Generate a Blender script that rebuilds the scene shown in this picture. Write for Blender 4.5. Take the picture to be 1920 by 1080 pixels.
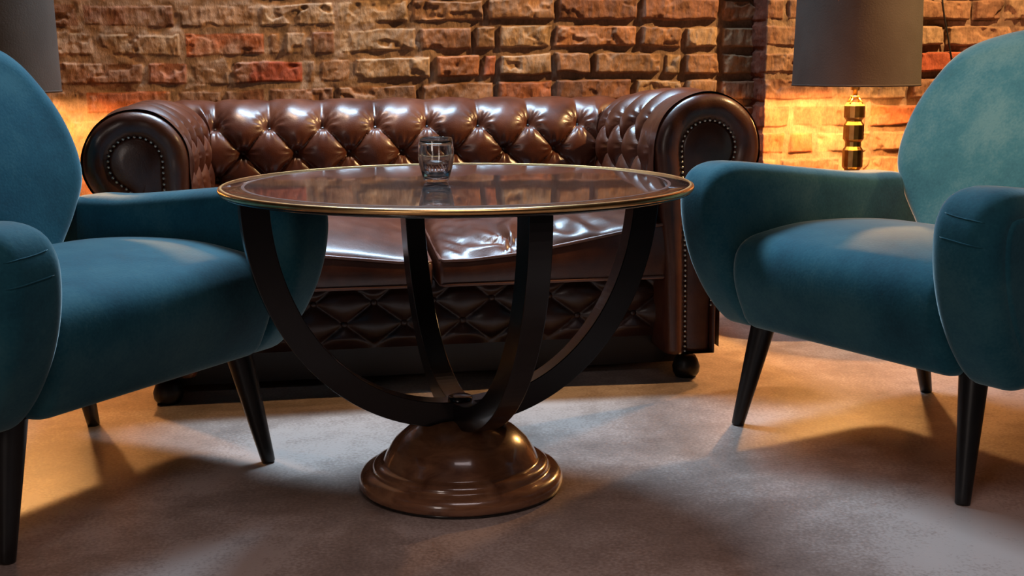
import bpy, bmesh, math, random
import numpy as np
from mathutils.bvhtree import BVHTree
from mathutils import Vector, Matrix, Euler
for o in list(bpy.data.objects): bpy.data.objects.remove(o)
S = bpy.context.scene
COL = S.collection
rng = np.random.RandomState(7)
random.seed(7)
PI = math.pi
R = math.radians

# ------------------------------------------------------------------ camera
cam_d = bpy.data.cameras.new('camera'); cam = bpy.data.objects.new('camera', cam_d); COL.objects.link(cam)
cam_d.sensor_width = 36; cam_d.lens = 2320 * 36 / 1920; cam_d.clip_start = .02
def cam_axes(p, roll):
    r = Vector((1, 0, 0)); f = Vector((0, math.cos(p), -math.sin(p))); u = Vector((0, math.sin(p), math.cos(p)))
    c, s = math.cos(roll), math.sin(roll)
    return r * c - u * s, u * c + r * s, f
cr, cu, cf = cam_axes(.1813, .0045)
M = Matrix((cr, cu, -cf)).transposed().to_4x4(); M.translation = (0, 0, .812)
cam.matrix_world = M
S.camera = cam
S.view_settings.view_transform = 'Standard'; S.view_settings.look = 'None'
S.view_settings.gamma = 1; S.view_settings.use_curve_mapping = False
S.view_settings.exposure = 0.0
W = bpy.data.worlds.new('world'); S.world = W; W.use_nodes = True
W.node_tree.nodes['Background'].inputs[0].default_value = (.5, .6, .8, 1)
W.node_tree.nodes['Background'].inputs[1].default_value = .3

# the room is turned 10.5 degrees against the camera axis; everything "room" uses this frame
ANG = R(10.5)
EX = Vector((math.cos(ANG), math.sin(ANG), 0)); EY = Vector((-math.sin(ANG), math.cos(ANG), 0)); O = Vector((-.182, 2.981, 0))
def RW(x, y, z=0): return O + EX * x + EY * y + Vector((0, 0, z))
ROOM = Matrix((EX, EY, Vector((0, 0, 1)))).transposed().to_4x4(); ROOM.translation = O

def area(name, loc, target, size, power, color, size_y=None, spread=180):
    d = bpy.data.lights.new(name, 'AREA'); d.energy = power; d.color = color; d.size = size
    d.spread = R(spread)
    if size_y: d.shape = 'RECTANGLE'; d.size_y = size_y
    o = bpy.data.objects.new(name, d); COL.objects.link(o); o.location = loc
    o.rotation_euler = (Vector(target) - Vector(loc)).to_track_quat('-Z', 'Y').to_euler(); return o
def spot(name, loc, target, power, color, angle, blend=.6, rad=.04):
    d = bpy.data.lights.new(name, 'SPOT'); d.energy = power; d.color = color; d.spot_size = R(angle); d.spot_blend = blend
    d.shadow_soft_size = rad
    o = bpy.data.objects.new(name, d); COL.objects.link(o); o.location = loc
    o.rotation_euler = (Vector(target) - Vector(loc)).to_track_quat('-Z', 'Y').to_euler(); return o
COOL = (.52, .76, 1.0); WARM = (1.0, .50, .16)
# cool ceiling panel above the seating group
area('ceiling_panel_light', (-.30, 3.72, 2.5), (-.30, 2.55, 0), 1.1, 50, COOL, .3, spread=115)
# added overhead fill to lift the near floor; no fixture there
area('floor_fill_light', (.2, .7, 2.75), (.2, .9, 0), 1.3, 8, (1.0, .84, .86), .9, spread=84)
# added warm fill from behind the camera; no window is built there
area('warm_fill_light', (-2.1, -1.6, 1.5), (0, 3, .3), 1.2, 30, (1.0, .84, .76), 1.2)
# warm ceiling spot on the wall, from the right
spot('wall_spot_light', RW(2.25, -.15, 2.3), RW(.9, .97, .75), 400, (1.0, .62, .27), 75, .8, .03)
spot('wall_wash_light', RW(-.6, .30, 2.6), RW(-.35, .97, .85), 75, (1.0, .62, .36), 75, .9, .08)
spot('chair_fill_light', (-.5, .7, 2.0), (1.20, 2.80, .86), 920, (1.0, .43, .23), 30, 1.0, .06)  # warm fill spot, added to grey the back of the right armchair
BULB = 1650

# ------------------------------------------------------------------ helpers
def mesh_obj(name, verts, faces, mat, parent=None, smooth=True, uvcol=None):
    me = bpy.data.meshes.new(name); me.from_pydata([tuple(map(float, v)) for v in verts], [], faces); me.validate(); me.update()
    if smooth: me.polygons.foreach_set('use_smooth', [True] * len(me.polygons))
    if mat: me.materials.append(mat)
    o = bpy.data.objects.new(name, me); COL.objects.link(o)
    if parent: o.parent = parent
    return o
def thing(name, label, cat, mw=None, group=None):
    o = bpy.data.objects.new(name, None); COL.objects.link(o); o.empty_display_size = .1
    if mw is not None: o.matrix_world = mw
    o['label'] = label; o['category'] = cat
    if group: o['group'] = group
    return o
def tag(o, label, cat, group=None):
    o['label'] = label; o['category'] = cat
    if group: o['group'] = group
    return o
def fixn(o):
    bm = bmesh.new(); bm.from_mesh(o.data); bmesh.ops.remove_doubles(bm, verts=bm.verts, dist=1e-6)
    bmesh.ops.recalc_face_normals(bm, faces=bm.faces); bm.to_mesh(o.data); bm.free(); return o
def lathe_data(prof, n=64, cx=0, cy=0, flip=False):
    V, F = [], []; m = len(prof)
    for r, z in prof:
        for k in range(n):
            a = 2 * PI * k / n; V.append((cx + r * math.cos(a), cy + r * math.sin(a), z))
    for i in range(m - 1):
        for k in range(n):
            q = (i * n + k, i * n + (k + 1) % n, (i + 1) * n + (k + 1) % n, (i + 1) * n + k)
            F.append(q[::-1] if flip else q)
    return V, F
def lathe(name, prof, mat, parent=None, n=64, smooth=True):
    V, F = lathe_data(prof, n); o = fixn(mesh_obj(name, V, F, mat, parent, smooth)); return o
def join(parts):
    V, F = [], []
    for v, f in parts:
        b = len(V); V += list(v); F += [tuple(b + i for i in q) for q in f]
    return V, F
def tube_data(path, r, n=10, closed=False, caps=True):
    P = [Vector(p) for p in path]; m = len(P); V, F = [], []
    up = None
    for i in range(m):
        if closed: t = P[(i + 1) % m] - P[i - 1]
        else: t = P[min(i + 1, m - 1)] - P[max(i - 1, 0)]
        t.normalize()
        if up is None: up = t.orthogonal().normalized()
        up = (up - t * up.dot(t)).normalized(); b = t.cross(up)
        rr = r[i] if hasattr(r, '__len__') else r
        for k in range(n):
            a = 2 * PI * k / n; V.append(P[i] + up * (rr * math.cos(a)) + b * (rr * math.sin(a)))
    for i in range(m if closed else m - 1):
        j = (i + 1) % m
        for k in range(n): F.append((i * n + k, i * n + (k + 1) % n, j * n + (k + 1) % n, j * n + k))
    if not closed and caps: F.append(tuple(range(n))[::-1]); F.append(tuple((m - 1) * n + k for k in range(n)))
    return V, F
def box_data(a, b):
    x0, y0, z0 = a; x1, y1, z1 = b
    V = [(x0, y0, z0), (x1, y0, z0), (x1, y1, z0), (x0, y1, z0), (x0, y0, z1), (x1, y0, z1), (x1, y1, z1), (x0, y1, z1)]
    return V, [(0, 3, 2, 1), (4, 5, 6, 7), (0, 1, 5, 4), (1, 2, 6, 5), (2, 3, 7, 6), (3, 0, 4, 7)]
def catmull(P, n=8, closed=True):
    P = [np.array(p, float) for p in P]; m = len(P); out = []
    for i in range(m if closed else m - 1):
        p0 = P[(i - 1) % m] if closed or i > 0 else P[i]; p1 = P[i]; p2 = P[(i + 1) % m]
        p3 = P[(i + 2) % m] if closed or i + 2 < m else P[(i + 1) % m]
        for k in range(n):
            t = k / n; out.append(.5 * ((2 * p1) + (-p0 + p2) * t + (2 * p0 - 5 * p1 + 4 * p2 - p3) * t * t + (-p0 + 3 * p1 - 3 * p2 + p3) * t ** 3))
    if not closed: out.append(P[-1])
    return np.array(out)
def resample(P, n, closed=True):
    Q = np.vstack([P, P[:1]]) if closed else P
    d = np.r_[0, np.cumsum(np.linalg.norm(np.diff(Q, axis=0), axis=1))]
    t = np.linspace(0, d[-1], n, endpoint=not closed)
    return np.stack([np.interp(t, d, Q[:, k]) for k in range(Q.shape[1])], 1)
def hash2(ix, iy, seed):
    h = (ix.astype(np.int64) * 374761393 + iy.astype(np.int64) * 668265263 + seed * 974711) & 0x7fffffff
    h = ((h ^ (h >> 13)) * 1274126177) & 0x7fffffff
    return ((h ^ (h >> 16)) & 0xffff) / 65535.0
def vnoise(x, y, seed=0):
    ix = np.floor(x); iy = np.floor(y); fx = x - ix; fy = y - iy
    fx = fx * fx * (3 - 2 * fx); fy = fy * fy * (3 - 2 * fy)
    a = hash2(ix, iy, seed); b = hash2(ix + 1, iy, seed); c = hash2(ix, iy + 1, seed); d = hash2(ix + 1, iy + 1, seed)
    return (a * (1 - fx) + b * fx) * (1 - fy) + (c * (1 - fx) + d * fx) * fy
def fbm(x, y, seed=0, oct=4):
    s = 0; a = .5; t = 0
    for k in range(oct): s = s + a * vnoise(x * 2 ** k, y * 2 ** k, seed + k * 17); t += a; a *= .5
    return s / t
def sstep(a, b, x):
    t = np.clip((x - a) / (b - a), 0, 1); return t * t * (3 - 2 * t)

# ------------------------------------------------------------------ materials
def new_mat(name):
    m = bpy.data.materials.new(name); m.use_nodes = True
    nt = m.node_tree; b = nt.nodes['Principled BSDF']; return m, nt, b
def N(nt, t, **k):
    n = nt.nodes.new(t)
    for a, v in k.items():
        if a in ('scale', 'detail', 'rough', 'dist'):
            n.inputs[{'scale': 'Scale', 'detail': 'Detail', 'rough': 'Roughness', 'dist': 'Distortion'}[a]].default_value = v
        else: setattr(n, a, v)
    return n
def coords(nt, kind='Object', scale=(1, 1, 1)):
    tc = N(nt, 'ShaderNodeTexCoord'); mp = N(nt, 'ShaderNodeMapping'); mp.inputs['Scale'].default_value = scale
    nt.links.new(tc.outputs[kind], mp.inputs[0]); return mp.outputs[0]
def ramp(nt, src, stops):
    r = N(nt, 'ShaderNodeValToRGB'); e = r.color_ramp.elements
    while len(e) < len(stops): e.new(.5)
    for q, (p, c) in zip(e, stops): q.position = p; q.color = (*c, 1) if len(c) == 3 else c
    nt.links.new(src, r.inputs[0]); return r.outputs[0]
def bump(nt, b, src, strength, dist=.01):
    n = N(nt, 'ShaderNodeBump'); n.inputs['Strength'].default_value = strength; n.inputs['Distance'].default_value = dist
    nt.links.new(src, n.inputs['Height']); nt.links.new(n.outputs[0], b.inputs['Normal']); return n
def mat_simple(name, c, rough=.5, metal=0, coat=0, c2=None, ns=8, bumps=0, bscale=60, spec=None, dist=.002):
    m, nt, b = new_mat(name)
    b.inputs['Base Color'].default_value = (*c, 1); b.inputs['Roughness'].default_value = rough; b.inputs['Metallic'].default_value = metal
    b.inputs['Coat Weight'].default_value = coat; b.inputs['Coat Roughness'].default_value = .08
    if spec is not None: b.inputs['Specular IOR Level'].default_value = spec
    co = coords(nt)
    n = N(nt, 'ShaderNodeTexNoise', scale=ns, detail=5); nt.links.new(co, n.inputs[0])
    c2 = c2 or tuple(x * .75 for x in c)
    nt.links.new(ramp(nt, n.outputs[0], [(.35, c2), (.65, c)]), b.inputs['Base Color'])
    if bumps:
        n2 = N(nt, 'ShaderNodeTexNoise', scale=bscale, detail=4); nt.links.new(co, n2.inputs[0]); bump(nt, b, n2.outputs[0], bumps, dist)
    return m
# velvet
def velvet():
    m, nt, b = new_mat('teal_velvet'); co = coords(nt)
    n = N(nt, 'ShaderNodeTexNoise', scale=5, detail=6, rough=.65); nt.links.new(co, n.inputs[0])
    n3 = N(nt, 'ShaderNodeTexNoise', scale=180, detail=2); nt.links.new(co, n3.inputs[0])
    mx = N(nt, 'ShaderNodeMath', operation='MULTIPLY_ADD'); nt.links.new(n3.outputs[0], mx.inputs[0]); mx.inputs[1].default_value = .25; nt.links.new(n.outputs[0], mx.inputs[2])
    nt.links.new(ramp(nt, mx.outputs[0], [(.42, (.007, .055, .082)), (.62, (.014, .090, .122)), (.8, (.036, .125, .15))]), b.inputs['Base Color'])
    b.inputs['Roughness'].default_value = .8; b.inputs['Specular IOR Level'].default_value = .15
    b.inputs['Sheen Weight'].default_value = .75; b.inputs['Sheen Roughness'].default_value = .35; b.inputs['Sheen Tint'].default_value = (.64, .78, .78, 1)
    bump(nt, b, n3.outputs[0], .15, .002); return m
def leather(name, c1, c2, c3, rough=.3):
    m, nt, b = new_mat(name); co = coords(nt)
    n = N(nt, 'ShaderNodeTexNoise', scale=7, detail=6, rough=.6); nt.links.new(co, n.inputs[0])
    nt.links.new(ramp(nt, n.outputs[0], [(.3, c1), (.5, c2), (.72, c3)]), b.inputs['Base Color'])
    v = N(nt, 'ShaderNodeTexVoronoi'); v.inputs['Scale'].default_value = 260; nt.links.new(co, v.inputs[0])
    n2 = N(nt, 'ShaderNodeTexNoise', scale=45, detail=5); nt.links.new(co, n2.inputs[0])
    ad = N(nt, 'ShaderNodeMath', operation='MULTIPLY_ADD'); nt.links.new(v.outputs[0], ad.inputs[0]); ad.inputs[1].default_value = .35; nt.links.new(n2.outputs[0], ad.inputs[2])
    bump(nt, b, ad.outputs[0], .22, .0022)
    rr = N(nt, 'ShaderNodeMapRange'); nt.links.new(n.outputs[0], rr.inputs[0]); rr.inputs[3].default_value = rough - .05; rr.inputs[4].default_value = rough + .12
    nt.links.new(rr.outputs[0], b.inputs['Roughness'])
    b.inputs['Coat Weight'].default_value = .38; b.inputs['Coat Roughness'].default_value = .25; b.inputs['Specular IOR Level'].default_value = .40; return m
MV = velvet()
ML = leather('brown_leather', (.034, .009, .005), (.080, .022, .010), (.13, .042, .019), .34)
MLD = leather('dark_shaded_leather', (.016, .005, .003), (.032, .010, .006), (.05, .017, .009), .38)  # darkened to carry the front border's shade; the buttons share it
MPIPE = leather('piping_leather', (.10, .04, .03), (.16, .07, .05), (.20, .10, .07), .3)
MBLACK = mat_simple('black_lacquer', (.008, .006, .006), .22, coat=.5, c2=(.004, .003, .003))
MLEGW = mat_simple('black_wood', (.010, .008, .007), .35, c2=(.005, .004, .004), ns=20)
MSTRIP = mat_simple('ebony_veneer', (.005, .004, .004), .24, coat=.25, spec=.35, c2=(.006, .005, .005), ns=14)
MGOLD = mat_simple('brass', (.92, .56, .22), .30, 1, c2=(.72, .40, .16), ns=30)
MGOLDD = mat_simple('aged_brass', (.50, .36, .13), .28, 1, c2=(.34, .22, .08), ns=40)
MNAIL = mat_simple('nail_metal', (.85, .80, .72), .4, 1)
MSHADE = mat_simple('shade_fabric', (.055, .042, .032), .9, c2=(.038, .027, .019), ns=6, bumps=.3, bscale=220)
MSHIN = mat_simple('shade_lining', (.75, .60, .38), .6)
MCORD = mat_simple('black_cord', (.01, .008, .007), .5)
MFOOT = mat_simple('dark_foot', (.008, .004, .003), .4)
MPLASTER = mat_simple('plaster', (.055, .042, .035), .9, ns=2)
MTABLE2 = mat_simple('mahogany', (.10, .025, .012), .3, coat=.5, c2=(.05, .012, .008))
def floor_mat():
    m, nt, b = new_mat('polished_concrete'); co = coords(nt)
    n = N(nt, 'ShaderNodeTexNoise', scale=1.6, detail=8, rough=.62, dist=.6); nt.links.new(co, n.inputs[0])
    n2 = N(nt, 'ShaderNodeTexNoise', scale=150, detail=6); nt.links.new(co, n2.inputs[0])
    n3 = N(nt, 'ShaderNodeTexNoise', scale=14, detail=6, rough=.7); nt.links.new(co, n3.inputs[0])
    a = N(nt, 'ShaderNodeMath', operation='MULTIPLY_ADD'); nt.links.new(n2.outputs[0], a.inputs[0]); a.inputs[1].default_value = .45; nt.links.new(n.outputs[0], a.inputs[2])
    a2 = N(nt, 'ShaderNodeMath', operation='MULTIPLY_ADD'); nt.links.new(n3.outputs[0], a2.inputs[0]); a2.inputs[1].default_value = .35; nt.links.new(a.outputs[0], a2.inputs[2])
    nt.links.new(ramp(nt, a2.outputs[0], [(.68, (.15, .10, .08)), (.88, (.30, .215, .175)), (1.0, (.44, .335, .285))]), b.inputs['Base Color'])
    r = N(nt, 'ShaderNodeMapRange'); nt.links.new(n.outputs[0], r.inputs[0]); r.inputs[3].default_value = .32; r.inputs[4].default_value = .55
    nt.links.new(r.outputs[0], b.inputs['Roughness']); bump(nt, b, a2.outputs[0], .12, .003); return m
MFLOOR = floor_mat()
def burl():
    m, nt, b = new_mat('burl_veneer'); co = coords(nt)
    n = N(nt, 'ShaderNodeTexNoise', scale=9, detail=10, rough=.72, dist=1.6); nt.links.new(co, n.inputs[0])
    nt.links.new(ramp(nt, n.outputs[0], [(.3, (.004, .002, .002)), (.5, (.012, .006, .006)), (.7, (.036, .017, .013))]), b.inputs['Base Color'])
    b.inputs['Roughness'].default_value = .25; b.inputs['Specular IOR Level'].default_value = .2; b.inputs['Coat Weight'].default_value = .8; b.inputs['Coat Roughness'].default_value = .03; b.inputs['Coat IOR'].default_value = 1.45
    return m
MBURL = burl()
def base_wood():
    m, nt, b = new_mat('glossy_walnut'); co = coords(nt, scale=(1, 1, 3))
    n = N(nt, 'ShaderNodeTexNoise', scale=12, detail=8, rough=.6, dist=1); nt.links.new(co, n.inputs[0])
    nt.links.new(ramp(nt, n.outputs[0], [(.3, (.12, .045, .022)), (.55, (.26, .11, .052)), (.75, (.36, .17, .085))]), b.inputs['Base Color'])
    b.inputs['Roughness'].default_value = .25; b.inputs['Coat Weight'].default_value = .8; b.inputs['Coat Roughness'].default_value = .07; return m
MBASE = base_wood()
def glass():
    m, nt, b = new_mat('clear_glass'); b.inputs['Base Color'].default_value = (1, 1, 1, 1); b.inputs['Transmission Weight'].default_value = 1
    b.inputs['Roughness'].default_value = 0; b.inputs['IOR'].default_value = 1.5; b.inputs['Coat Weight'].default_value = .6; b.inputs['Coat Roughness'].default_value = .12
    return m
MGLASS = glass()
MWATER = glass(); MWATER.name = 'water'; MWATER.node_tree.nodes['Principled BSDF'].inputs['IOR'].default_value = 1.33
def brick_mat():
    m, nt, b = new_mat('old_brick'); co = coords(nt)
    at = N(nt, 'ShaderNodeAttribute'); at.attribute_name = 'tone'
    n = N(nt, 'ShaderNodeTexNoise', scale=22, detail=8, rough=.7); nt.links.new(co, n.inputs[0])
    n2 = N(nt, 'ShaderNodeTexNoise', scale=90, detail=5, rough=.7); nt.links.new(coords(nt, scale=(1.6, 1, .6)), n2.inputs[0])
    mr = N(nt, 'ShaderNodeMapRange'); nt.links.new(n.outputs[0], mr.inputs[0]); mr.inputs[1].default_value = .3; mr.inputs[2].default_value = .7; mr.inputs[3].default_value = .62; mr.inputs[4].default_value = 1.3
    mr2 = N(nt, 'ShaderNodeMapRange'); nt.links.new(n2.outputs[0], mr2.inputs[0]); mr2.inputs[1].default_value = .3; mr2.inputs[2].default_value = .7; mr2.inputs[3].default_value = .75; mr2.inputs[4].default_value = 1.2
    mm = N(nt, 'ShaderNodeMath', operation='MULTIPLY'); nt.links.new(mr.outputs[0], mm.inputs[0]); nt.links.new(mr2.outputs[0], mm.inputs[1])
    vm = N(nt, 'ShaderNodeVectorMath', operation='SCALE'); nt.links.new(at.outputs['Color'], vm.inputs[0]); nt.links.new(mm.outputs[0], vm.inputs['Scale'])
    nt.links.new(vm.outputs[0], b.inputs['Base Color']); b.inputs['Roughness'].default_value = .85; b.inputs['Specular IOR Level'].default_value = .25
    bump(nt, b, n2.outputs[0], .55, .006); return m
MBRICK = brick_mat()
def emis(name, c, s):
    m, nt, b = new_mat(name); b.inputs['Base Color'].default_value = (1, 1, 1, 1)
    b.inputs['Emission Color'].default_value = (*c, 1); b.inputs['Emission Strength'].default_value = s; return m
MBULB = emis('bulb_glow', WARM, BULB)

# ------------------------------------------------------------------ room shell
def struct(o): o['kind'] = 'structure'; return o
RX0, RX1, RY0, RY1, RH = -2.7, 3.1, -6.2, .97, 2.9
def quad(name, pts, mat):
    return struct(mesh_obj(name, [RW(*p) for p in pts], [(0, 1, 2, 3)], mat, smooth=False))
quad('floor', [(RX0, RY0, 0), (RX1, RY0, 0), (RX1, RY1 + .1, 0), (RX0, RY1 + .1, 0)], MFLOOR)
quad('ceiling', [(RX0, RY0, RH), (RX0, RY1 + .1, RH), (RX1, RY1 + .1, RH), (RX1, RY0, RH)], MPLASTER)
quad('wall_left', [(RX0, RY0, 0), (RX0, RY1 + .1, 0), (RX0, RY1 + .1, RH), (RX0, RY0, RH)], MPLASTER)
quad('wall_right', [(RX1, RY0, 0), (RX1, RY0, RH), (RX1, RY1 + .1, RH), (RX1, RY1 + .1, 0)], MPLASTER)
quad('wall_front', [(RX0, RY0, 0), (RX0, RY0, RH), (RX1, RY0, RH), (RX1, RY0, 0)], MPLASTER)

# brick heightfields -------------------------------------------------
PX = 1.178                                           # where the projecting pier starts
rowsMain = {  # joints read off the wall, in metres along the room frame
 0: [-2.7, -2.4, -2.1, -1.85, -1.62, -1.4, -1.17, -.935, -.658, -.422, -.181, .049, .283, .515, .779, 1.057, 1.3],
 1: [-2.7, -2.5, -2.25, -2.0, -1.74, -1.5, -1.3, -1.16, -.899, -.648, -.393, -.344, -.264, -.187, .068, .241, .321, .507, .78, .928, 1.059, 1.3],
 2: [-2.7, -2.4, -2.15, -2.0, -1.8, -1.55, -1.3, -1.02, -.758, -.626, -.504, -.275, -.239, -.141, .114, .27, .325, .507, .633, .865, .93, 1.061, 1.3],
 3: [-2.7, -2.45, -2.2, -1.95, -1.7, -1.45, -1.2, -.94, -.672, -.535, -.399, -.187, .07, .32, .507, .773, .935, 1.054, 1.3],
 4: [-2.7, -2.4, -2.2, -1.9, -1.7, -1.42, -1.2, -1.0, -.766, -.433, -.223, -.041, .196, .264, .412, .507, .631, .703, .955, 1.121, 1.3]}
tones = [(.29, .145, .075), (.25, .120, .065), (.33, .175, .092), (.35, .21, .115), (.23, .10, .055), (.30, .165, .088), (.36, .225, .125)]
orange = (.40, .125, .05); red = (.36, .08, .035); mortar = (.33, .205, .125)
def brick_wall(name, x0, x1, y, H, rows, special, fine, zfine, seed, left_flush, wrap=False):
    r = np.random.RandomState(seed)
    xs = np.arange(x0, x1 + 1e-6, .004) if fine is None else np.unique(np.r_[np.arange(x0, fine[0], .012), np.arange(fine[0], fine[1], .0033), np.arange(fine[1], x1, .012), x1])
    zs = np.unique(np.r_[np.arange(0, zfine[0], .012), np.arange(zfine[0], zfine[1], .0028), np.arange(zfine[1], H, .012), H])
    X, Z = np.meshgrid(xs, zs)
    Zw = Z + .024 * (1 - sstep(-.6, .35, X)) * left_flush + (fbm(X * 5, Z * 5, seed + 3, 3) - .5) * .018 + (fbm(X * 22, Z * 22, seed + 13, 2) - .5) * .006
    Xw = X + (fbm(X * 7, Z * 7, seed + 9, 3) - .5) * .024
    K = np.floor((1.017 - Zw) / .0855).astype(int)            # row 1 lies between .931 and .846
    kmin, kmax = K.min(), K.max()
    Hh = np.zeros_like(X); C = np.zeros(X.shape + (3,)); face = np.zeros_like(X)
    smear = (1 - sstep(-.40, .30, X)) * left_flush + (.55 * (1 - sstep(1.5, 1.7, X)) if wrap else 0)
    jw = .0035 + .0055 * fbm(X * 9, Z * 9, seed + 5, 2)
    for k in range(kmin, kmax + 1):
        m = K == k
        if k in rows: J = np.array(rows[k])
        else:
            J = [x0 - r.uniform(.05, .25)]
            while J[-1] < x1 + .3: J.append(J[-1] + (r.choice([.255, .25, .13], p=[.45, .3, .25])) + r.uniform(-.012, .012))
            J = np.array(J)
        jx = Xw[m]; b = np.clip(np.searchsorted(J, jx) - 1, 0, len(J) - 2)
        dx = np.minimum(jx - J[b], J[b + 1] - jx)
        zt = 1.017 - k * .0855; dz = np.minimum(zt - Zw[m], Zw[m] - (zt - .0855))
        w = jw[m] * 1.0
        d = np.minimum(dx - w * .8, dz - w)
        rec = r.uniform(-.004, .004, len(J)); tlx = r.uniform(-.02, .02, len(J)); tlz = r.uniform(-.06, .06, len(J))
        tn = [tones[i] for i in r.randint(0, len(tones), len(J))]
        for (kk, xa), cc in special.items():
            if kk == k:
                q = np.searchsorted(J, xa) - 1
                if 0 <= q < len(J): tn[q] = cc
        tn = np.array(tn)
        f = sstep(0, .010, d)
        face[m] = f
        xc = (J[b] + J[b + 1]) / 2
        Hh[m] = f * (.014 + rec[b] + tlx[b] * (jx - xc) * .6 + tlz[b] * (Zw[m] - zt + .043))
        C[m] = tn[b]
    n1 = fbm(X * 30, Z * 30, seed + 1, 4); n2 = fbm(X * 75, Z * 26, seed + 2, 3); n3 = fbm(X * 11, Z * 14, seed + 4, 3)
    mort_fill = np.clip(smear * 1.25 + (n3 - .52) * 2.2 * (.35 + .65 * smear), 0, 1)   # how full the joints are
    Hm = -.012 + .0225 * mort_fill + (n1 - .5) * .008
    Hb = Hh + (n1 - .5) * .009 + (n2 - .5) * .0075
    chip = sstep(.62, .74, fbm(X * 16, Z * 20, seed + 6, 3)); Hb = Hb - chip * .010
    wm = sstep(.35, .7, face)
    Hf = np.where(face > .02, Hb, 0) * wm + Hm * (1 - wm)
    veil = np.clip((fbm(X * 12, Z * 12, seed + 8, 4) - .46) * 5, 0, 1) * (.2 + .8 * smear)    # lime smeared over the bricks
    Hf = np.maximum(Hf, Hm * .9 + .001) if left_flush else Hf
    mc = np.array(mortar)[None, None] * (.8 + .4 * n1[..., None])
    tint = np.array((.33, .20, .125))
    C = C * (1 - .7 * veil[..., None]) + tint * .7 * veil[..., None]
    C = C * (1 + (n3[..., None] - .5) * .9)
    dm = np.clip(.35 + mort_fill, 0, 1)[..., None]
    C = C * wm[..., None] + (mc * dm + np.array((.16, .09, .055)) * (1 - dm)) * (1 - wm[..., None])
    Y = y - Hf
    if wrap:
        m_ = 26; t = np.linspace(0, 1, m_)[None, :-1]; Y0 = Y[:, :1]; Xr = np.full((len(zs), m_ - 1), x0)
        Yr = .99 + (Y0 - .99) * t; Zr = np.repeat(Z[:, :1], m_ - 1, 1)
        Kr = K[:, :1]; dj = np.minimum((1.017 - Zr) - Kr * .0855, .0855 - ((1.017 - Zr) - Kr * .0855))
        hh = sstep(.003, .011, dj) * .007 + (fbm(Yr * 40, Zr * 34, seed + 30, 4) - .5) * .016 + (hash2(Kr, Kr * 0, 5) - .5) * .008
        Xr = Xr - hh * np.minimum(1, (1 - t) * 5)
        Cr = np.array((.15, .050, .028))[None, None] * (.7 + .6 * fbm(Yr * 14, Zr * 14, 43, 3))[..., None]  # pier's side face: its shade is put into a darker brick colour
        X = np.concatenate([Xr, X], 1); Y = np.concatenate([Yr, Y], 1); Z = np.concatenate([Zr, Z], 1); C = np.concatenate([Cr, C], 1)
    nz, nx = X.shape
    co = np.stack([X, Y, Z], -1).reshape(-1, 3)
    i = np.arange(nz - 1)[:, None] * nx + np.arange(nx - 1)[None]
    F = np.stack([i, i + 1, i + nx + 1, i + nx], -1).reshape(-1, 4)
    me = bpy.data.meshes.new(name); me.vertices.add(len(co)); me.loops.add(F.size); me.polygons.add(len(F))
    me.vertices.foreach_set('co', co.ravel().astype(np.float32))
    me.loops.foreach_set('vertex_index', F.ravel().astype(np.int32))
    me.polygons.foreach_set('loop_start', np.arange(0, F.size, 4, dtype=np.int32))
    me.polygons.foreach_set('use_smooth', np.ones(len(F), bool)); me.update(calc_edges=True)
    ca = me.color_attributes.new('tone', 'FLOAT_COLOR', 'POINT')
    ca.data.foreach_set('color', np.concatenate([C.reshape(-1, 3), np.ones((len(co), 1))], 1).ravel().astype(np.float32))
    me.materials.append(MBRICK)
    o = bpy.data.objects.new(name, me); COL.objects.link(o); o.matrix_world = ROOM
    return struct(o)
brick_wall('wall_back', RX0, PX + .03, .97, RH, rowsMain,
           {(3, -.8): orange, (1, -.5): orange, (2, -.45): red, (2, -.7): (.33, .13, .07), (2, .2): (.38, .15, .065), (2, .3): (.36, .12, .06), (3, .4): (.33, .12, .06), (4, .1): (.34, .12, .06), (1, .65): (.38, .17, .08)},
           (-1.6, 1.21), (.62, 1.06), 11, 1.0)
rowsPier = {1: [1.0, PX + .12, 1.41, 1.66, 1.80, 2.05, 2.3, 2.6], 2: [1.0, 1.30, 1.55, 1.70, 1.95, 2.2, 2.45], 3: [1.0, 1.42, 1.68, 1.82, 2.1, 2.35],
            4: [1.0, 1.27, 1.54, 1.80, 2.05], 5: [1.0, 1.262, 1.355, 1.56, 1.82, 2.0], 6: [1.0, 1.235, 1.45, 1.72, 2.0], 7: [1.0, 1.33, 1.40, 1.60, 1.75, 2.0]}
brick_wall('wall_pier', PX, RX1, .87, RH, rowsPier, {(5, 1.22): orange, (5, 1.3): orange, (6, 1.6): orange, (4, 1.7): orange, (2, 1.8): red, (2, 1.75): red, (6, 1.5): (.42, .2, .1), (3, 1.85): red},
           (PX, 2.15), (.40, 1.06), 23, .35, True)
# ------------------------------------------------------------------ chesterfield sofa
sofa = thing('chesterfield_sofa', 'brown leather button-tufted sofa with rolled arms against the brick wall', 'sofa', ROOM)
AX, AR, AZ = .683, .108, .59
CY, CRAD = .73, .125
L1 = CY - CRAD; LA = PI / 2 * CRAD; LB = 2 * (AX - CRAD); UT = 2 * L1 + 2 * LA + LB; UC = UT / 2
def upath(u):
    """plan position and inward normal along the U of the roll"""
    if u > UC:
        (x, y), (nx, ny) = upath(UT - u); return (-x, y), (-nx, ny)
    if u < L1: return (-AX, u), (1, 0)
    if u < L1 + LA:
        a = (u - L1) / CRAD; cx, cy = -AX + CRAD, CY - CRAD
        return (cx - CRAD * math.cos(a), cy + CRAD * math.sin(a)), (math.cos(a), -math.sin(a))
    return (-AX + CRAD + (u - L1 - LA), CY), (0, -1)
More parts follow.
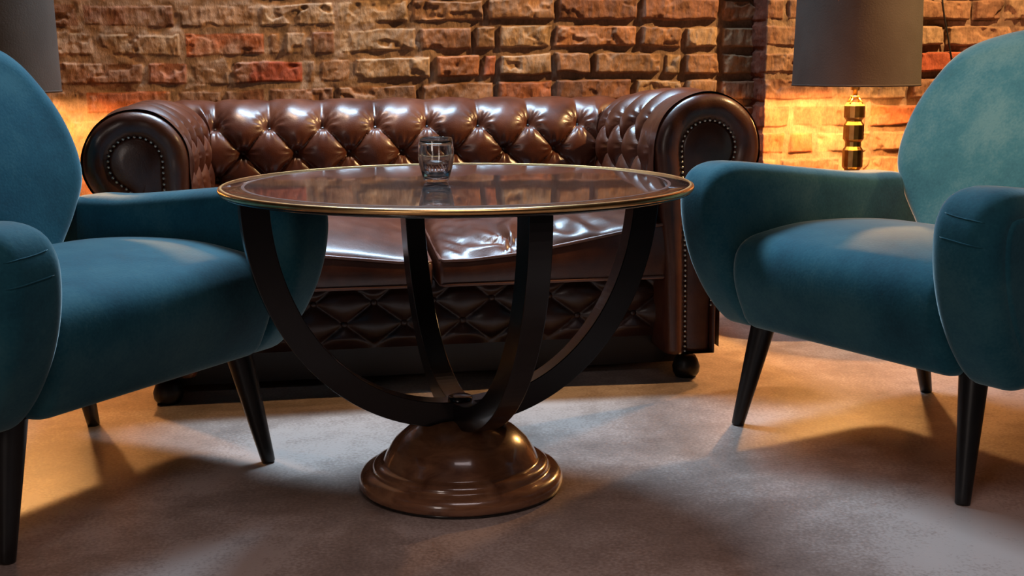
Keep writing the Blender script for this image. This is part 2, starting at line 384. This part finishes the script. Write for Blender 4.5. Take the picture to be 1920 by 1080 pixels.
# profile: list of (n, z, normal_n, normal_z, s)
prof = []
V0 = R(33)
s0 = -(AR + .012) * V0
for z in np.linspace(.33, .58, 46):
    prof.append((AR - .012 + .012 * math.sin((z - .33) / .25 * PI / 2), z, 1, .0, s0 - (.59 - z)))
for a in np.linspace(-4, 236, 100):
    t = R(a); prof.append((AR * math.cos(t), AZ + AR * math.sin(t), math.cos(t), math.sin(t), (AR + .012) * (t - V0)))
sl = prof[-1][4]
for z in np.linspace(.455, .085, 14): prof.append((-.028, z, -1, 0, 9.0))
pa = np.array([(p[0], p[1]) for p in prof[:146]]); pr_ = resample(catmull(resample(pa, 60, False), 4, False), 146, False)
tg = np.gradient(pr_, axis=0); tg /= np.linalg.norm(tg, axis=1)[:, None]
prof[:146] = [(float(q[0]), float(q[1]), float(t[1]), float(-t[0]), 0.0) for q, t in zip(pr_, tg)]
sd = np.r_[0, np.cumsum(np.linalg.norm(np.diff(pr_, axis=0), axis=1))]; j0 = int(np.argmin(np.abs(pr_[:, 1] - (AZ + AR * math.sin(V0))) + (pr_[:, 0] < 0) * 9))
prof[:146] = [(a[0], a[1], a[2], a[3], float((d - sd[j0]) * 1.11)) for a, d in zip(prof[:146], sd)]
sl = prof[145][4]
DU, DV = .15, .16
def tuft(U, v, armfade=1.0, flat=.82, top=0.):
    Up = U - .055
    if v <= 0:
        a = Up / DU + v / DV; b = Up / DU - v / DV
        h = (abs(math.sin(PI * a)) * abs(math.sin(PI * b))) ** .36
    else:
        h = abs(math.sin(PI * Up / DU)) ** .72
        k = min(1, max(0, (v - .08) / .22)) * (.3 + .7 * top); h = h * (1 - k) + (.55 * h + .40) * k; k2 = top * min(1, max(0, (v - .015) / .08)); h = h * (1 - k2) + (.22 * h + .70) * k2
    # nearest button
    best = 9; bd = (0, 0)
    for row in (0, -1, -2):
        off = (row % 2) * DU / 2
        q = round((Up - off) / DU) * DU + off; dx = Up - q; dy = v - row * DV / 2; dd = math.hypot(dx, dy)
        if dd < best: best = dd; bd = (dx, dy)
    h -= .42 * math.exp(-(best / .013) ** 2)
    if v > -.19:
        an = math.atan2(bd[0], bd[1])
        h += .085 * math.cos(11 * an) * math.exp(-((best - .026) / .016) ** 2)
    t = min(1, max(0, (v - .20) / .12)); h = h * (1 - t) + flat * t
    return h * armfade + flat * (1 - armfade)
AMP = .031
def surf(u, i):
    n, z, nn, nz, s = prof[i]
    (x, y), (ix, iy) = upath(u)
    edge = min(u, UT - u); fade = float(sstep(.03, .10, np.array(edge)))
    h = tuft(u - UC, s, fade, top=float(sstep(.05, .25, np.array(edge - L1)))) * AMP * (1.25 - .25 * float(sstep(-.15, .1, np.array(edge - L1)))) if s < sl + .02 else .5 * AMP
    h += .0012 * math.sin(u * 37 + s * 21) + .0008 * math.sin(u * 91 - s * 55)
    n += nn * h; z += nz * h
    k, dz, dn = shape(u)
    if z > .44:
        w = min(1, (z - .44) / .06)
        n = n * (1 + (k - 1) * w) + dn * w; z = z + w * ((z - AZ) * (k - 1) + dz)
    return (x + ix * n, y + iy * n, z)
def shape(u):
    tl = 1 - float(sstep(.15, L1 + LA, np.array(u))); tr = 1 - float(sstep(.15, L1 + LA, np.array(UT - u)))
    return 1 - .13 * tl, -.004 * tl + .006 * tr - .019 * (1 - max(tl, tr)), -.011 * tl
def sweep(name, ua, ub):
    nu = int((ub - ua) / .0042); us = np.linspace(ua, ub, nu); m = len(prof)
    V = [surf(u, i) for u in us for i in range(m)]
    F = [(a * m + i, a * m + i + 1, a * m + m + i + 1, a * m + m + i) for a in range(nu - 1) for i in range(m - 1)]
    return mesh_obj(name, V, F, ML, sofa)
back = sweep('backrest', L1 + LA / 2, UT - L1 - LA / 2)
armL = sweep('arm', 0, L1 + LA / 2); armR = sweep('arm', UT - L1 - LA / 2, UT)
# buttons
SV = [p[4] for p in prof]
def btn_mesh():
    V, F = lathe_data([(0.0001, .0042), (.004, .0038), (.0072, .002), (.0085, -.0005), (.007, -.003), (.0001, -.003)], 16); return V, F
bV, bF = btn_mesh(); first_btn = [None]
def button(par, pos, nrm, name='button'):
    if first_btn[0] is None:
        first_btn[0] = o = fixn(mesh_obj(name, bV, bF, MLD, par)); 
    else:
        o = first_btn[0].copy(); COL.objects.link(o); o.parent = par
    o.matrix_local = Matrix.Translation(pos) @ Vector(nrm).to_track_quat('Z', 'Y').to_matrix().to_4x4(); return o
for row in (0, -1, -2):
    off = (row % 2) * DU / 2
    i = int(np.argmin([abs(s - row * DV / 2) for s in SV[:120]]))
    for q in range(-9, 10):
        U = .055 + q * DU + off; u = U + UC
        if u < .09 or u > UT - .09: continue
        if min(abs(u - L1 - LA / 2), abs(u - (UT - L1 - LA / 2))) < .03 and row < 0: continue
        p = Vector(surf(u, i)); (x, y), (ix, iy) = upath(u); n = Vector((ix * prof[i][2], iy * prof[i][2], prof[i][3]))
        par = armL if u < L1 + LA / 2 else (armR if u > UT - L1 - LA / 2 else back)
        button(par, p + n * .0035, n)
# arm fronts
def keyhole(r, xi, xo, zb=.075, AX=.683, AZ=.596):
    pts = [(xi, zb), (xi * .8 + (AX - r) * .2, zb + (AZ - zb) * .45)]
    A0, A1 = 180, -62
    for a in np.linspace(A0, A1, 44): pts.append((AX + r * math.cos(R(a)), AZ + r * math.sin(R(a))))
    zn = AZ - r * .98 - .012
    pts += [(xo + .004, zn), (xo, zn - .03), (xo, zn * .5 + zb * .5), (xo, zb)]
    return resample(np.array(pts), 130, closed=False)
def arm_front(sgn, par):
    KK = dict(AX=.694, AZ=.585) if sgn < 0 else {}; ks = .87 if sgn < 0 else 1
    KH = lambda r, xi, xo, zb=.075: keyhole(r * ks, xi, xo, zb, **KK)
    V, F = [], []
    lay = [(.136, .583, .712, .14), (.138, .583, .712, .02), (.137, .584, .7125, .004), (.131, .588, .711, -.010), (.120, .596, .708, -.019), (.104, .606, .705, -.022), (.088, .616, .702, -.019), (.074, .628, .699, -.010), (.069, .634, .698, -.003)]
    loops = []
    for r, xi, xo, y in lay:
        K = KH(r, xi, xo); loops.append(len(V))
        for j, (x, z) in enumerate(K):
            fr = math.atan2(z - AZ, x - AX); w = .0012 * math.sin(fr * 9) * (1 if z > .5 and .09 < r < .135 else 0)
            V.append((sgn * x, y + w, z))
    m = 130
    for a in range(len(lay) - 1):
        for j in range(m - 1): F.append((loops[a] + j, loops[a] + j + 1, loops[a + 1] + j + 1, loops[a + 1] + j))
        F.append((loops[a] + m - 1, loops[a], loops[a + 1], loops[a + 1] + m - 1))
    pad = fixn(mesh_obj('arm_front', V, F, ML, par))
    # centre panel
    V, F = [], []; base = 0
    for r, xi, xo, y in [(.070, .633, .699, .002), (.066, .637, .696, -.006), (.060, .642, .692, -.009), (.030, .655, .685, -.012)]:
        for x, z in KH(r, xi, xo, .08): V.append((sgn * x, y, z))
    for a in range(3):
        for j in range(m - 1): F.append((a * m + j, a * m + j + 1, a * m + m + j + 1, a * m + m + j))
        F.append((a * m + m - 1, a * m, a * m + m, a * m + m + m - 1))
    F.append(tuple(3 * m + j for j in range(m)))
    fixn(mesh_obj('front_panel', V, F, ML, pad))
    K = KH(.070, .632, .699, .08)[:118]; d = np.r_[0, np.cumsum(np.linalg.norm(np.diff(K, axis=0), axis=1))]
    parts = []
    sp = resample(K, int(d[-1] / .0128), closed=False)
    for x, z in sp:
        a = lathe_data([(.0002, .0032), (.0023, .0025), (.0037, 0), (.0037, -.002)], 8)
        parts.append(([(sgn * x + vx, -.011 - vz, z + vy) for vx, vy, vz in a[0]], a[1]))
    V, F = join(parts); t = fixn(mesh_obj('nail_trim', V, F, MNAIL, pad)); t['label'] = 'row of pale metal nailheads'
    # outer seam welt at the lower outside edge
    V, F = tube_data([(sgn * .7135, .035, z) for z in np.linspace(.08, .44, 12)], .004, 8); mesh_obj('welt', V, F, MPIPE, pad)
arm_front(-1, armL); arm_front(1, armR)
# seat cushions
def cushion(x0, x1, wrinkle, zf, seed):
    """zf(x): height of the front top edge"""
    nx, n = 110, 90; V = []; xs = np.linspace(x0, x1, nx)
    # cross-section loop in (y,z): front bottom -> front top -> back
    for x in xs:
        e = min((x - x0), (x1 - x)) ; er = math.sqrt(max(0, 1 - max(0, 1 - e / .016) ** 2)); er = .35 + .65 * er
        zt = zf(x); zb = .272; yb = .56; row = []
        for k in range(n):
            t = k / n
            if t < .25:   # front face
                q = t / .25; y = -.008 * math.sin(PI * q); z = zb + (zt - zb) * q
            elif t < .75:  # top
                q = (t - .25) / .5; y = q * yb; crown = .052 * (math.sin(PI * min(1, q * 1.0)) ** .55) * (math.sin(PI * (x - x0) / (x1 - x0)) ** .4 if x0 < x < x1 else 0)
                z = zt * (1 - q) + .395 * q + crown
                if wrinkle:
                    cx, cy = .20, .03
                    dx = x - cx; dy = y - cy; rr = math.hypot(dx, dy); an = math.atan2(dy, dx)
                    w = math.exp(-(rr / .13) ** 2)
                    z += w * (.013 * math.sin(an * 8 + rr * 16) * min(1, rr / .02)) - .016 * math.exp(-(rr / .02) ** 2)
                    z += .006 * (float(fbm(np.array(x * 16), np.array(y * 22), seed, 3)) - .5) * 2 * math.sin(PI * q) ** .3
                    z += .006 * math.sin((x + y * .8) * 120) * math.exp(-((x - x0 - .05) / .035) ** 2) * math.exp(-(y / .16) ** 2) * min(1, q * 12)
                    dx2 = x - .37; z += .009 * math.sin(dx2 * 75 + y * 30) * math.exp(-(dx2 / .07) ** 2 - ((y - .05) / .07) ** 2) * min(1, q * 12)
                else:
                    z += .004 * (float(fbm(np.array(x * 9), np.array(y * 12), seed, 3)) - .5) * 2 * math.sin(PI * q) ** .3
            elif t < .85: q = (t - .75) / .1; y = yb; z = .395 + (zb - .395) * q
            else: q = (t - .85) / .15; y = yb * (1 - q); z = zb
            row.append((y, z))
        cz = (zb + zt) / 2
        for y, z in row:
            yy = max(y, -.02); V.append((x, .28 + (yy - .28) * (.97 + .03 * er), cz + (z - cz) * (.80 + .2 * er)))
    F = [(a * n + k, a * n + (k + 1) % n, a * n + n + (k + 1) % n, a * n + n + k) for a in range(nx - 1) for k in range(n)]
    F.append(tuple(range(n))); F.append(tuple((nx - 1) * n + k for k in range(n)))
    c = fixn(mesh_obj('seat_cushion', V, F, ML, sofa))
    for which in ('top', 'bottom'):
        P = []
        zc = lambda x: zf(x) if which == 'top' else .273
        i0, i1 = x0 + .004, x1 - .004
        for y in np.linspace(.5, .01, 20): P.append((i0, y, (zc(x0) * (1 - y / .56) + .395 * y / .56) if which == 'top' else .273))
        for x in np.linspace(i0 + .008, i1 - .008, 60): P.append((x, -.003, zc(x)))
        for y in np.linspace(.01, .5, 20): P.append((i1, y, (zc(x1) * (1 - y / .56) + .395 * y / .56) if which == 'top' else .273))
        Vt, Ft = tube_data(P, .0042, 10); mesh_obj('piping', Vt, Ft, MPIPE, c)
    return c
zl = lambda x: float(np.interp(x, [-.585, -.45, -.283, -.098, -.015], [.385, .368, .355, .334, .330]))
zr = lambda x: float(np.interp(x, [.005, .08, .2, .32, .42, .50, .584], [.334, .334, .345, .365, .383, .398, .410]))
cushion(-.582, -.012, False, zl, 5); cushion(.004, .584, True, zr, 6)
# front border with tufts, base board, feet
def border():
    nx, nz = 300, 46; V = []
    for z in np.linspace(.10, .268, nz):
        for x in np.linspace(-.60, .60, nx):
            U = x; v = z - .218
            a = U / DU + v / .11; b = U / DU - v / .11
            h = (abs(math.sin(PI * a)) * abs(math.sin(PI * b))) ** .45
            e = min(z - .10, .268 - z); ef = min(1, max(0, e / .03)); V.append((x, .102 - .024 * (h * ef) , z))
    F = [(r * nx + c, r * nx + c + 1, r * nx + nx + c + 1, r * nx + nx + c) for r in range(nz - 1) for c in range(nx - 1)]
    o = mesh_obj('front_border', V, F, MLD, sofa)  # shade below the seat is put into this darker leather
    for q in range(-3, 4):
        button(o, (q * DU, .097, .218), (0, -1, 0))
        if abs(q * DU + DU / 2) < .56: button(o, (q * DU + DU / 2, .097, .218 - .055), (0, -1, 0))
border()
V, F = join([box_data((-.69, .12, .022), (.69, .80, .105)), box_data((-.60, .12, .10), (.60, .60, .27))]); mesh_obj('base_frame', V, F, MFOOT, sofa, smooth=False)
for sx in (-1, 1):
    for y in (.045, .74):
        V, F = lathe_data([(.0005, 0), (.026, 0), (.034, .012), (.036, .028), (.030, .045), (.024, .056), (.0005, .056)], 32, sx * .655, y)
        fixn(mesh_obj('foot', V, F, MFOOT, sofa))

# ------------------------------------------------------------------ coffee table
TX, TY = -.101, 2.311
table = thing('coffee_table', 'round glossy dark coffee table with gold rim and domed base', 'table', Matrix.Translation((TX, TY, 0)))
TR = .436
top = lathe('tabletop', [(.0005, .590), (.20, .590), (.385, .590), (TR - .006, .590), (TR - .003, .5885), (TR - .003, .586), (TR - .004, .583), (TR - .010, .580), (TR - .022, .5785), (TR - .05, .578), (.0005, .578)], MBURL, table, 160)
rim = lathe('rim', [(TR - .006, .5906), (TR - .002, .5908), (TR + .0010, .5892), (TR + .0022, .5865), (TR + .0020, .5835), (TR + .0002, .5812), (TR - .005, .5808), (TR - .006, .5906)], MGOLD, top, 160); rim['label'] = 'thin polished gold edge band'
edge = lathe('lower_edge', [(TR - .004, .5815), (TR - .0008, .5802), (TR - .003, .5772), (TR - .012, .5750), (TR - .03, .5745), (.0005, .5745)], MBLACK, top, 160)
inl = lathe('inlay_ring', [(.390, .5902), (.393, .5904), (.396, .5902)], MPIPE, top, 160)
A0 = 198   # direction of the first curved leg (left front)
def curved_leg(deg):
    w = .042; V = []; ns = 48
    for k in range(ns + 1):
        q = k / ns * PI / 2
        # outer ellipse and inner ellipse
        ro, zo = .404 * math.cos(q) ** .96, .576 - .454 * math.sin(q) ** 1.0
        ri, zi = .352 * math.cos(q) ** .92, .576 - .405 * math.sin(q) ** 1.0
        for r, z, s in ((ro, zo, -1), (ro, zo, 1), (ri, zi, 1), (ri, zi, -1)): V.append((max(r, .0), s * w / 2, z))
    F = []
    for k in range(ns):
        for j in range(4): F.append((k * 4 + j, k * 4 + (j + 1) % 4, k * 4 + 4 + (j + 1) % 4, k * 4 + 4 + j))
    F.append((0, 1, 2, 3)); F.append(tuple(ns * 4 + j for j in range(4)))
    a = R(deg); c, s = math.cos(a), math.sin(a)
    V = [(x * c - y * s, x * s + y * c, z) for x, y, z in V]
    o = fixn(mesh_obj('curved_leg', V, F, MSTRIP, table, smooth=False))
    bv = o.modifiers.new('bevel', 'BEVEL'); bv.width = .0016; bv.segments = 2; bv.limit_method = 'ANGLE'; bv.angle_limit = R(40)
    return o
for a_ in (198, 291.5, 18, 108): curved_leg(a_)
lathe('centre_cap', [(.0005, .1785), (.020, .1785), (.0235, .1765), (.0235, .150), (.0005, .150)], MSTRIP, table, 48)
b_ = lathe('pedestal_base', [(.0005, .135), (.045, .134), (.075, .127), (.105, .112), (.128, .092), (.143, .070), (.149, .056), (.152, .052), (.160, .052), (.168, .049), (.171, .042), (.171, .038), (.176, .037), (.187, .035), (.195, .029), (.199, .020), (.199, .010), (.196, .006), (.0005, .006)], MBASE, table, 128)
lathe('base_pad', [(.0005, 0), (.192, 0), (.194, .002), (.194, .007), (.0005, .007)], MBLACK, table, 96)

# tumbler
g = thing('glass_tumbler', 'clear double-walled glass tumbler standing on the round dark table', 'glass', Matrix.Translation((-.141, 2.3185, .5905)))
outer = [(.0002, 0), (.019, 0), (.0225, .0015), (.0265, .012), (.0310, .030), (.0338, .046), (.0340, .058), (.0325, .070), (.0302, .0805), (.0295, .0825), (.0283, .0822), (.0277, .0800),
         (.0272, .070), (.0262, .052), (.0245, .034), (.0220, .022), (.018, .0165), (.0002, .0150)]
void = [(.0002, .0090), (.016, .0095), (.0215, .0130), (.0255, .024), (.0295, .036), (.0320, .047), (.0322, .058), (.0308, .069), (.0290, .077), (.0287, .068), (.0277, .051), (.0260, .033), (.0232, .0200), (.019, .0145), (.0002, .0130)]
a = lathe_data(outer, 64); b = lathe_data(void, 64, flip=True)
o = mesh_obj('double_wall', *join([a, b]), MGLASS, g)
bm = bmesh.new(); bm.from_mesh(o.data); bm.to_mesh(o.data); bm.free()
V, F = lathe_data([(.0002, .0152), (.0179, .0167), (.0219, .0222), (.0243, .0341), (.0246, .0370), (.0002, .0366)], 64)
fixn(mesh_obj('water', V, F, MWATER, g))['label'] = 'clear liquid in the bottom of the glass'

# ------------------------------------------------------------------ armchairs
def inward_normals(P):
    t = np.roll(P, -1, 0) - np.roll(P, 1, 0); t /= np.linalg.norm(t, axis=1)[:, None]
    n = np.stack([-t[:, 1], t[:, 0]], 1)
    A = .5 * np.sum(P[:, 0] * np.roll(P[:, 1], -1) - np.roll(P[:, 0], -1) * P[:, 1])
    return n if A > 0 else -n
def rounded_extrude(P, h0, h1, r, crown=0., steps=8, r0=None):
    """P closed outline; extruded from h0 to h1 with rounded edges; returns (verts as (a,b,h), faces)"""
    n = len(P); Nn = inward_normals(P); L = []; r0 = r if r0 is None else r0
    for k in range(steps + 1):
        q = k / steps * PI / 2; L.append((P + Nn * (r0 * (1 - math.sin(q))), h0 + r0 * (1 - math.cos(q))))
    for k in range(steps + 1):
        q = k / steps * PI / 2; L.append((P + Nn * (r * (1 - math.cos(q))), h1 - r * (1 - math.sin(q))))
    def cap(Q, h, sg):
        out = []; c = Q.mean(0)
        for f in (.9, .75, .5, .25): out.append((c + (Q - c) * f, h + sg * crown * (1 - f * f)))
        return out, c
    c1, cc1 = cap(L[-1][0], h1, 1); c0, cc0 = cap(L[0][0], h0, -1)
    L = c0[::-1] + L + c1
    V = [(p[0], p[1], h) for Q, h in L for p in Q]; F = []
    for a in range(len(L) - 1):
        for j in range(n): F.append((a * n + j, a * n + (j + 1) % n, a * n + n + (j + 1) % n, a * n + n + j))
    V.append((cc0[0], cc0[1], h0 - crown)); V.append((cc1[0], cc1[1], h1 + crown)); i0, i1 = len(V) - 2, len(V) - 1; b = (len(L) - 1) * n
    for j in range(n): F.append((i0, (j + 1) % n, j)); F.append((i1, b + j, b + (j + 1) % n))
    return V, F
AHX = .343                                                  # arm centre
ARM = [(-.272, .233), (-.325, .29), (-.368, .365), (-.393, .44), (-.401, .51), (-.392, .552), (-.367, .582), (-.32, .594), (-.24, .589), (-.08, .571), (.096, .552), (.22, .545), (.268, .50), (.272, .40), (.25, .30), (.20, .25), (.0, .238), (-.15, .228), (-.23, .224)]
SEAT = [(-.292, .236), (-.325, .28), (-.348, .345), (-.345, .400), (-.318, .432), (-.265, .446), (-.15, .458), (0, .455), (.15, .44), (.22, .42), (.235, .36), (.235, .28), (.21, .245), (0, .232), (-.2, .230)]
BH = [(.365, .15), (.395, .205), (.44, .245), (.49, .285), (.55, .322), (.60, .334), (.66, .331), (.72, .316), (.78, .287), (.82, .258), (.846, .222), (.866, .165), (.880, .09)]
BACK = [(-w, z) for z, w in BH] + [(0, .885)] + [(w, z) for z, w in BH[::-1]] + [(0, .355)]
def armchair(mw, label, zk, near, feet=None):
    ch = thing('armchair', label, 'armchair', mw)
    P = resample(catmull(SEAT), 110)
    V, F = rounded_extrude(P, -.283, .283, .035, .004, r0=.035); V = [(h, y, z + .010 * math.cos(h / .283 * PI / 2) * (1 if z > .35 else 0)) for y, z, h in V]
    fixn(mesh_obj('seat', V, F, MV, ch))
    P = resample(catmull(ARM), 150); P[:, 1] = .224 + (P[:, 1] - .224) * zk
    for s in (-1, 1):
        V, F = rounded_extrude(P, -.073, .058, .045, .0, r0=.036)
        # inner side is -h
        VV = []
        for y, z, h in V:
            flare = .012 * max(0, (z - .25) / .34)
            VV.append((s * (AHX + h + flare), y, z))
        arm = fixn(mesh_obj('arm', VV, F, MV, ch))
        Q = P + inward_normals(P) * .046
        Q = resample(Q[(Q[:, 1] > .2)], 120)
        V, F = rounded_extrude(Q, .02, .0635, .010, .006, r0=.004)
        fixn(mesh_obj('side_panel', [(s * (AHX + h + .012 * max(0, (z - .25) / .34)), y, z) for y, z, h in V], F, MV, arm))
        # short stitched darts folded over the arm's front curve
        fr = P[P[:, 0] < -.1]
        for q in ((.548, .505) if s == near else ()):
            qq = .224 + (q - .224) * zk; c_ = fr[np.argsort(np.abs(fr[:, 1] - qq))[:8]]; yy0 = c_[:, 0].min()
            pts = []
            for t in np.linspace(-.42, .42, 15):
                pts.append((s * (AHX + t * .10 + .0105), yy0 + .0012 + .012 * abs(2 * t) ** 3.5, qq - .012 * t))
            bv_ = BVHTree.FromPolygons([v.co for v in arm.data.vertices], [tuple(f.vertices) for f in arm.data.polygons])
            pts = [bv_.find_nearest(Vector(p_))[0] for p_ in pts]
            Vt, Ft = tube_data(pts, [.0004] + [.0014] * (len(pts) - 2) + [.0004], 6); mesh_obj('pleat', Vt, Ft, MV, arm)
    P = resample(catmull(BACK), 120)
    V, F = rounded_extrude(P, -.060, .065, .048, .026, steps=10)
    VV = []
    for x, z, h in V:
        y = .235 + (z - .40) * .34 + h + .03 * (x / .3) ** 2 * (-1)
        VV.append((x, y, z))
    fixn(mesh_obj('backrest', VV, F, MV, ch))
    # legs: (top, foot)
    for tp, ft in (((-.275, -.235, .26), (-.305, -.285, 0)), ((.275, -.235, .26), (.305, -.285, 0)), ((-.235, .20, .27), (-.262, .30, 0)), ((.235, .20, .27), (.262, .30, 0))):
        tp, ft = Vector(tp), Vector(ft)
        if feet:
            w = feet.get((ft.x > 0, ft.y > 0))
            if w: ft = mw.inverted() @ Vector((*w, 0))
        P2 = [ft + (tp - ft) * k for k in (0, .01, .1, .3, .6, .9, 1)]
        rr = [.0125, .014, .0155, .0185, .0232, .0275, .029]
        V, F = tube_data(P2, rr, 20); V = [Vector((v.x, v.y, max(v.z, 0) if v.z < .02 else v.z)) for v in V]
        fixn(mesh_obj('leg', V, F, MLEGW, ch))
    return ch
def chair_mat(fl, fr, hb):
    """fl, fr: world xy of the front feet (local -x and +x)"""
    fl, fr = Vector((*fl, 0)), Vector((*fr, 0)); ex = (fr - fl).normalized(); ey = Vector((-ex.y, ex.x, 0)); c = (fl + fr) / 2 + ey * .285
    m = Matrix((ex, ey, Vector((0, 0, 1)))).transposed().to_4x4(); m.translation = c; return m
armchair(chair_mat((.51, 2.70), (.833, 2.185), 0), 'teal velvet armchair in front of the gold-stemmed table lamp', 1.0, 1)
armchair(chair_mat((-.792, 1.935), (-.512, 2.449), 0), 'teal velvet armchair overlapped by the table edge, hiding one sofa arm', .94, -1, {(False, False): (-.837, 1.931), (True, False): (-.504, 2.449), (True, True): (-.955, 2.72)})

# ------------------------------------------------------------------ lamps on side tables
def side_table(x, y, label):
    t = thing('side_table', label, 'table', Matrix.Translation((x, y, 0)))
    lathe('base_plate', [(.0005, 0), (.205, 0), (.208, .004), (.205, .010), (.06, .014), (.022, .022), (.0005, .022)], MTABLE2, t, 96)
    lathe('pillar', [(.0005, .012), (.020, .012), (.018, .06), (.018, .34), (.026, .372), (.0005, .372)], MTABLE2, t, 40)
    lathe('table_top', [(.0005, .37), (.20, .37), (.21, .375), (.21, .387), (.205, .39), (.0005, .39)], MTABLE2, t, 96)
    return t
def lamp(x, y, label, rs):
    L = thing('table_lamp', label, 'lamp', Matrix.Translation((x, y, .39)))
    z = lambda w: w - .39
    lathe('base', [(.0005, 0), (.075, 0), (.078, .003), (.078, .012), (.07, .018), (.03, .022), (.0005, .022)], MGOLDD, L, 64)
    pr = [(.0005, z(.42)), (.024, z(.42))]
    def seg(zt, zb): return [(.0235, zt + .010), (.0305, zt), (.0305, zb + .008), (.0235, zb)]
    segs = [seg(z(.678), z(.636)), seg(z(.622), z(.572)), seg(z(.548), z(.490)), seg(z(.466), z(.412))]
    for sg in segs[::-1]:
        for p in sg[::-1]: pr.append(p)
    pr = [pr[0]] + [p for p in pr[2:]] + [(.0005, segs[0][0][1])]
    st = lathe('stem', pr, MGOLDD, L, 14, smooth=False)
    # open collar: four slanted bars and a ring
    parts = []
    for k in range(4):
        a = PI / 4 + k * PI / 2; parts.append(tube_data([(.026 * math.cos(a), .026 * math.sin(a), z(.684)), (.010 * math.cos(a), .010 * math.sin(a), z(.703))], .0028, 8))
    parts.append(lathe_data([(.008, z(.702)), (.013, z(.702)), (.013, z(.707)), (.008, z(.707)), (.008, z(.702))], 24))
    fixn(mesh_obj('collar', *join(parts), MGOLDD, L))
    lathe('socket', [(.0005, z(.706)), (.007, z(.706)), (.007, z(.722)), (.013, z(.724)), (.013, z(.750)), (.0005, z(.750))], MGOLDD, L, 24)
    bl = lathe('bulb', [(.0005, z(.8062))] + [(.028 * math.sin(t), z(.778) + .028 * math.cos(t)) for t in np.linspace(.15, 2.6, 14)] + [(.012, z(.750)), (.0005, z(.749))], MBULB, L, 24)
    bl['label'] = 'glowing warm bulb'
    zb, zt = z(.737), z(1.06); rt = rs * .96
    sh = lathe('lamp_shade', [(rs, zb), (rt, zt)], MSHADE, L, 96)
    li = lathe('shade_lining', [(rs - .003, zb), (rt - .003, zt)], MSHIN, sh, 96)
    lathe('shade_hem', [(rs - .003, zb), (rs + .0008, zb - .0008), (rs + .0012, zb + .004), (rs, zb + .005)], MSHADE, sh, 96)
    parts = []
    for k in range(3):
        a = k * 2 * PI / 3 + .4; parts.append(tube_data([(.012 * math.cos(a), .012 * math.sin(a), z(.75)), ((rs - .004) * math.cos(a), (rs - .004) * math.sin(a), z(.77))], .0015, 6))
    mesh_obj('shade_carrier', *join(parts), MGOLDD, sh)
    return L
side_table(1.017, 3.70, 'small dark round side table behind the armchair, under the gold-stemmed lamp')
lamp(1.017, 3.70, 'table lamp with gold segmented stem and dark drum shade', .184)
side_table(-1.38, 3.30, 'small side table hidden behind the armchair at the sofa\'s left end')
lamp(-1.38, 3.30, 'table lamp cut off at the left edge, only its dark shade showing', .186)

# cord on the pier wall
P = catmull([(1.74, .853, 1.5), (1.752, .853, 1.2), (1.777, .853, 1.003), (1.811, .853, .857), (1.84, .853, .72), (1.85, .853, .40), (1.84, .853, .0)], 10, closed=False)
V, F = tube_data([RW(*p) for p in P], .0028, 8)
tag(mesh_obj('power_cord', V, F, MCORD), 'thin black cord hanging down the brick wall right of the lamp', 'cord')
